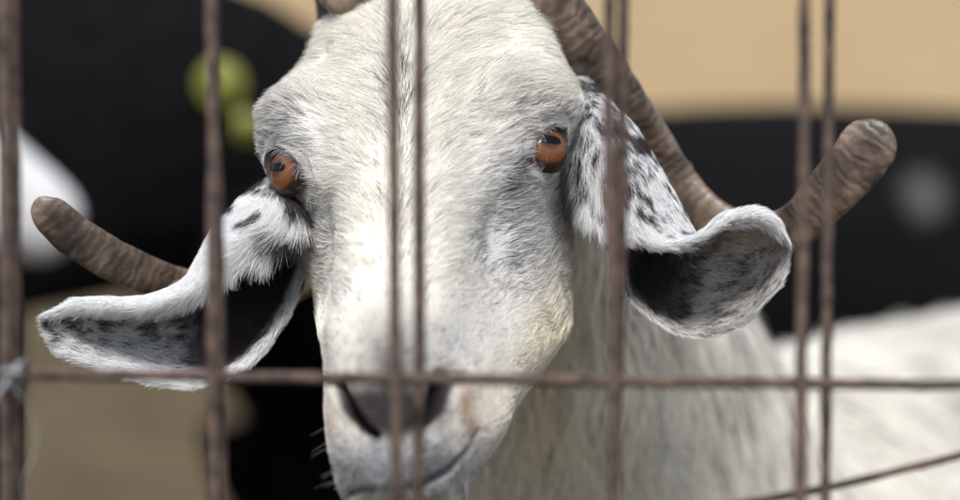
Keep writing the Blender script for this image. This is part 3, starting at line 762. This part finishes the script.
EAR_L = [
 [(300, 190, 1.2), (284, 180, 1.2), (268, 178, 2.6), (266, 186, 4.4), (280, 200, 5.4), (296, 210, 5.2), (305, 212, 4.2)],
 [(306, 226, .4), (282, 204, .2), (250, 195, 2.0), (246, 206, 4.6), (266, 232, 5.8), (292, 250, 5.2), (308, 252, 3.6)],
 [(284, 238, -.2), (256, 225, -.5), (226, 220, 1.2), (224, 232, 4.2), (246, 268, 5.6), (278, 292, 4.8), (300, 290, 2.8)],
 [(240, 262, -.6), (224, 250, -.8), (206, 250, .8), (206, 262, 3.6), (226, 302, 4.8), (252, 334, 3.8), (276, 332, 1.8)],
 [(204, 296, -.7), (196, 284, -1.), (184, 281, .4), (186, 296, 2.8), (200, 330, 3.8), (222, 362, 2.8), (244, 366, .8)],
 [(158, 312, -.8), (152, 303, -1.1), (144, 299, .1), (146, 312, 2.0), (158, 340, 2.8), (176, 370, 1.8), (196, 386, .1)],
 [(114, 312, -.8), (108, 305, -1.0), (100, 302, -.1), (102, 312, 1.2), (110, 332, 1.8), (124, 358, 1.0), (138, 378, -.3)],
 [(82, 310, -.7), (78, 305, -.8), (74, 304, -.3), (73, 313, .6), (77, 330, .8), (84, 350, .3), (94, 366, -.4)],
 [(55, 314, -.6), (52, 312, -.6), (50, 313, -.4), (49, 318, -.1), (51, 329, 0), (57, 343, -.2), (66, 354, -.5)],
]
ear("ear", EAR_R, colR, 41)
ear("ear", EAR_L, colL, 61, flip=-1)

# ------------------------------------------------------------------ horns
def mat_horn():
    m, n, l, b = newmat("horn_keratin")
    a = n.new("ShaderNodeAttribute"); a.attribute_name = "hs"; an = n.new("ShaderNodeAttribute"); an.attribute_name = "ha"
    tc = n.new("ShaderNodeTexCoord")
    nz = n.new("ShaderNodeTexNoise"); nz.inputs["Scale"].default_value = 38; nz.inputs["Detail"].default_value = 9; nz.inputs["Roughness"].default_value = .62; l.new(tc.outputs["Object"], nz.inputs[0])
    cb = n.new("ShaderNodeCombineXYZ"); l.new(a.outputs["Fac"], cb.inputs[0]); l.new(an.outputs["Fac"], cb.inputs[1])
    wv = n.new("ShaderNodeTexWave"); wv.inputs["Scale"].default_value = .55; wv.inputs["Distortion"].default_value = 7.0; wv.inputs["Detail"].default_value = 3; wv.inputs["Detail Scale"].default_value = 1.6
    l.new(cb.outputs[0], wv.inputs[0])
    cr = n.new("ShaderNodeValToRGB"); l.new(nz.outputs[0], cr.inputs[0])
    e = cr.color_ramp.elements; e[0].position = .36; e[0].color = (.034, .025, .020, 1); e[1].position = .66; e[1].color = (.27, .20, .15, 1); x = e.new(.5); x.color = (.125, .092, .070, 1)
    mx = n.new("ShaderNodeMix"); mx.data_type = 'RGBA'; mx.blend_type = 'MULTIPLY'; mx.inputs[0].default_value = .48
    r2 = n.new("ShaderNodeValToRGB"); l.new(wv.outputs["Fac"], r2.inputs[0]); r2.color_ramp.elements[0].color = (.42, .38, .34, 1); r2.color_ramp.elements[1].color = (1, 1, 1, 1)
    l.new(cr.outputs[0], mx.inputs[6]); l.new(r2.outputs[0], mx.inputs[7]); l.new(mx.outputs[2], b.inputs["Base Color"])
    ad = n.new("ShaderNodeMath"); ad.operation = 'MULTIPLY_ADD'; ad.inputs[1].default_value = .5; l.new(nz.outputs[0], ad.inputs[0]); l.new(wv.outputs["Fac"], ad.inputs[2])
    u = n.new("ShaderNodeBump"); u.inputs["Strength"].default_value = .35; u.inputs["Distance"].default_value = .0006; l.new(ad.outputs[0], u.inputs["Height"]); l.new(u.outputs[0], b.inputs["Normal"])
    b.inputs["Roughness"].default_value = .42; b.inputs["Specular IOR Level"].default_value = .5
    return m
M_HORN = mat_horn()
def horn(pts, flat, seed):
    """pts: px, py, depth cm, half-width px, roll of the broad side in degrees"""
    K = np.array(pts, float); n = 420
    c = px2cam(K[:, 0], K[:, 1], K[:, 2]); hwm = K[:, 3] / FPX * (FOC + K[:, 2] / 100)
    t = np.linspace(0, len(K) - 1, n); T0 = np.arange(float(len(K)))
    P = crom(c, T0, t); w = crom(hwm, T0, t); ro = np.radians(crom(K[:, 4], T0, t))
    arc = np.concatenate([[0], np.cumsum(np.linalg.norm(np.diff(P, axis=0), axis=1))])
    rem = arc[-1] - arc; w = w * np.sqrt(np.clip(1 - np.clip(1 - rem / (w.max() * .95), 0, 1) ** 2, 0, 1)) + 1e-5
    Tn = nrm(np.gradient(P, axis=0)); view = np.array([0, 1., 0])
    B = nrm(np.cross(Tn, view)); Q = np.cross(Tn, B)       # B lies across the horn as one looks at it
    B2 = B * np.cos(ro)[:, None] + Q * np.sin(ro)[:, None]; Q2 = -B * np.sin(ro)[:, None] + Q * np.cos(ro)[:, None]
    m = 72; th = np.linspace(0, 2 * np.pi, m, endpoint=False)
    cx = np.cos(th); sx = np.sin(th); cx = np.sign(cx) * np.abs(cx) ** .9; sx = np.sign(sx) * np.abs(sx) ** .65
    tp = (.62 + (flat - .62) * sst(.35, .85, arc / arc[-1]))[:, None, None]
    ring = w[:, None, None] * (cx[None, :, None] * B2[:, None] + tp * sx[None, :, None] * Q2[:, None])
    sv = arc[:, None] * 100 * np.ones((1, m))
    wob = (fbm(np.stack([sv * 1.0, np.cos(th)[None] * 1.5 * np.ones((n, 1)), np.sin(th)[None] * 1.5 * np.ones((n, 1))], -1), 1.4, seed) - .5)
    rid = np.sin(sv * 5.2 + wob * 12) * .008 * sst(.3, .6, fbm(sv[..., None] * np.array([1, 0, 0.]), .5, seed + 2)) + np.sin(sv * 1.9 + wob * 9) * .012 + wob * .12
    W = cam2world(P[:, None] + ring * (1 + rid * sst(0, .02, rem)[:, None])[..., None])
    V = np.concatenate([W.reshape(-1, 3), W[0].mean(0)[None], W[-1].mean(0)[None]]); k = n * m; j = np.arange(m); F = gridfaces(n, m, True)
    F3 = np.concatenate([F[:, [0, 1, 2]], F[:, [0, 2, 3]], np.stack([np.full(m, k), (j+1) % m, j], -1), np.stack([np.full(m, k+1), k - m + j, k - m + (j+1) % m], -1)])
    hs = np.concatenate([sv.ravel(), [0, sv[-1, 0]]]); ha = np.concatenate([(np.cos(th)[None] * np.ones((n, 1))).ravel() * 1.2, [0, 0]])
    return mesh("horn", V, F3, M_HORN, goat, attrs={"hs": hs, "ha": ha})
horn([(500, 78, 8, 20, 0), (524, 14, 5.4, 24, 0), (547, -2, 4.4, 26, 0), (582, 42, 5.5, 26, 0), (612, 88, 7.5, 26, 10), (642, 135, 9, 25, 20), (672, 180, 10, 24, 20), (705, 215, 9.5, 22, 15), (748, 236, 8.5, 21, 5), (793, 227, 7, 22, 0), (826, 196, 5.5, 25, -5), (855, 164, 4.6, 29, -10), (874, 138, 4.2, 29, -14), (884, 122, 4, 23, -16)], .24, 5)
horn([(398, 90, 8.5, 18, 0), (366, 22, 5.4, 22, 0), (343, -8, 5, 24, 0), (336, -8, 9, 22, 0), (345, 40, 14, 24, 0), (355, 120, 17, 24, 0), (345, 210, 18, 24, 0), (310, 270, 16, 22, 0), (255, 290, 12.5, 18, 0), (190, 288, 8.5, 17, 0), (130, 268, 5.5, 20, 0), (80, 240, 3.5, 21, 0), (48, 212, 2.5, 19, 0), (37, 198, 2.2, 16, 0)], .34, 15)

# ------------------------------------------------------------------ black goats behind
def skin_goat(name, parts, radii, edges, mat, parent):
    m = bpy.data.meshes.new(name); m.from_pydata([tuple(p) for p in parts], edges, []); m.update()
    o = bpy.data.objects.new(name, m); C.objects.link(o)
    md = o.modifiers.new("Skin", 'SKIN'); sv = m.skin_vertices[0].data
    for k, r in enumerate(radii): sv[k].radius = r if isinstance(r, tuple) else (r, r); sv[k].use_root = (k == 0)
    ss = o.modifiers.new("Subdivision", 'SUBSURF'); ss.levels = 2; ss.render_levels = 2
    m.materials.append(mat); setparent(o, parent)
    for p in m.polygons: p.use_smooth = True
    return o

def black_goat(loc, rz, label, headup=.0, withers=.78, scale=1.0, stance=.09, legr=1.0, neckr=(.08, .10), nx=.38, mat=None, name='black_goat', horns=True, group='black goats standing behind the white goat'):
    """walks along +x before turning; returns the root"""
    mat = mat or M_BLACK
    e = empty(name, (loc[0], loc[1], 0), label=label, cat="goat", group=group)
    c, s = math.cos(rz), math.sin(rz)
    def tw(p): x, y, z = [q * scale for q in p]; return (loc[0] + c * x - s * y, loc[1] + s * x + c * y, z)
    w = withers
    # skeleton points
    P = []; Rr = []; E = []
    def add(p, r, par=None):
        P.append(tw(p)); Rr.append(tuple(np.array(r if isinstance(r, tuple) else (r, r)) * scale)); k = len(P) - 1
        if par is not None: E.append((par, k))
        return k
    pel = add((-.32, 0, w - .20), (.15, .19)); mid = add((-.05, 0, w - .21), (.17, .20), pel); sh = add((.22, 0, w - .19), (.14, .19), mid)
    nk = add((nx, 0, w - .06 + headup * .5), neckr, sh); hd = add((nx + .12, 0, w + .04 + headup), (.06, .065), nk)
    mu = add((nx + .22, 0, w - .02 + headup), (.05, .055), hd); ns = add((nx + .32, 0, w - .09 + headup), (.032, .035), mu)
    tl = add((-.46, 0, w - .12), .05, pel); add((-.54, 0, w - .06), .025, tl)
    for q in (1, -1):
        a = add((.22, stance * q, w - .33), .06 * legr, sh); b = add((.23, stance * q, .25), .032 * legr, a); d = add((.23, stance * q, .08), .022, b); add((.24, stance * q, .02), .028, d)
        a = add((-.34, .09 * q, w - .35), .075, pel); b = add((-.42, .09 * q, .30), .034, a); d = add((-.38, .09 * q, .08), .022, b); add((-.37, .09 * q, .02), .028, d)
    skin_goat("body", P, Rr, E, mat, e)
    for q in (1, -1):                                    # drooping ears and swept horns
        t = np.linspace(0, 1, 24)
        cl = np.stack([.50 - .03 * t, q * (.055 + .06 * np.sin(t * 2.2)), w + .06 + headup - .17 * t ** 1.3], -1)
        wd = .006 + .034 * np.sin(np.clip(t * 1.05, 0, 1) * math.pi) ** .8
        g = np.array([[tw(cl[i] + np.array([wd[i] * k, q * .012 * (1 - k * k), 0])) for k in np.linspace(-1, 1, 9)] for i in range(24)])
        g2 = g + np.array([0, 0, .0]) ; nn = grid_normals(g, False); V = np.concatenate([(g + nn * .003).reshape(-1, 3), (g - nn * .003).reshape(-1, 3)])
        F = np.concatenate([gridfaces(24, 9, False), gridfaces(24, 9, False, 216, True)])
        idx = np.arange(216).reshape(24, 9); lp = np.concatenate([idx[0, :-1], idx[:-1, -1], idx[-1, :0:-1], idx[:0:-1, 0]]); l2 = np.roll(lp, -1)
        mesh("ear", V, np.concatenate([F, np.stack([l2, lp, lp + 216, l2 + 216], -1)]), mat, e)
        hp = np.stack([.47 - .22 * t, q * (.03 + .10 * t ** 1.5), w + .10 + headup + .10 * np.sin(t * 2.6) - .03 * t], -1)
        if horns: tube("horn", [tw(p) for p in hp], (.022 * (1 - .85 * t)) * scale, M_HORN, e, 12)
    return e

def gp(px_, py_, D):
    p = cam2world(np.array([(px_ - 480) / FPX * D, D, (250 - py_) / FPX * D])); return p
def marked_black(c, r):
    """black coat with one irregular whitish marking near world point c"""
    m, n, l, b = newmat("black_coat_marked")
    g = n.new("ShaderNodeNewGeometry"); nz = n.new("ShaderNodeTexNoise"); nz.inputs["Scale"].default_value = 22; l.new(g.outputs["Position"], nz.inputs[0])
    fl = n.new("ShaderNodeVectorMath"); fl.operation = 'MULTIPLY'; fl.inputs[1].default_value = (1, .12, 1); l.new(g.outputs["Position"], fl.inputs[0])
    v = n.new("ShaderNodeVectorMath"); v.operation = 'DISTANCE'; v.inputs[1].default_value = (c[0], c[1] * .12, c[2]); l.new(fl.outputs[0], v.inputs[0])
    a = n.new("ShaderNodeMath"); a.operation = 'MULTIPLY_ADD'; a.inputs[1].default_value = r * .9; l.new(nz.outputs[0], a.inputs[0]); l.new(v.outputs["Value"], a.inputs[2])
    q = n.new("ShaderNodeMapRange"); q.inputs[1].default_value = r * 1.75; q.inputs[2].default_value = r * 1.1; l.new(a.outputs[0], q.inputs[0])
    x = n.new("ShaderNodeMix"); x.data_type = 'RGBA'; l.new(q.outputs[0], x.inputs[0]); x.inputs[6].default_value = (.004, .004, .0045, 1); x.inputs[7].default_value = (.065, .065, .068, 1)
    l.new(x.outputs[2], b.inputs["Base Color"]); b.inputs["Roughness"].default_value = .8; b.inputs["Specular IOR Level"].default_value = .06
    return m
pA = gp(-60, 120, 3.0); pB = gp(880, 230, 3.35); pC = gp(384, 250, 3.75); pD = gp(-40, 200, 3.3)
black_goat((pA[0] - .22 * 1.12, pA[1]), 0.0, "black goat at left whose neck fills the corner behind the pale blurred head", headup=-.308, withers=.884, scale=1.12, neckr=(.11, .165), nx=.46, horns=False)
mk = gp(937, 206, 3.12)
black_goat((pB[0] + .03, pB[1]), math.radians(-14), "black goat at right whose back crosses behind the horn tip", headup=-.25, withers=.79, mat=marked_black(mk, .026))
black_goat((pC[0], pC[1]), math.radians(-108), "black goat facing the fence, wearing the two yellow ear tags", headup=-.03, withers=.70, horns=False, stance=.035, legr=1.7)
black_goat((-1.035, 2.6), math.radians(4), "pale goat whose blurred head enters at the left edge", headup=-.03, withers=.802, mat=M_PATCH, horns=False, name='pale_goat', group=None)
M_TAG = mat_noise("yellow_tag", [(.3, (.13, .135, .02)), (.7, (.17, .18, .025))], 40, .5, .4, 0)
for (x, y, r, D, lb) in ((221, 84, .0215, 2.8, "large round yellow ear tag on the black goat, the upper of two"), (247, 126, .0135, 2.81, "small round yellow ear tag just below and right of the larger one")):
    c = gp(x, y, D); th = np.linspace(0, 2 * np.pi, 40, endpoint=False)
    prof = [(0, -.0016), (.9, -.0016), (1, -.0006), (1, .0006), (.9, .0016), (.3, .0016), (.28, .004), (0, .0045)]
    V = np.array([[(c[0] + math.cos(a) * r * q, c[1] - h, c[2] + math.sin(a) * r * q) for a in th] for q, h in prof])
    o = mesh("ear_tag", V, gridfaces(len(prof), 40, True), M_TAG)
    tag(o, lb, "ear tag", "yellow ear tags")
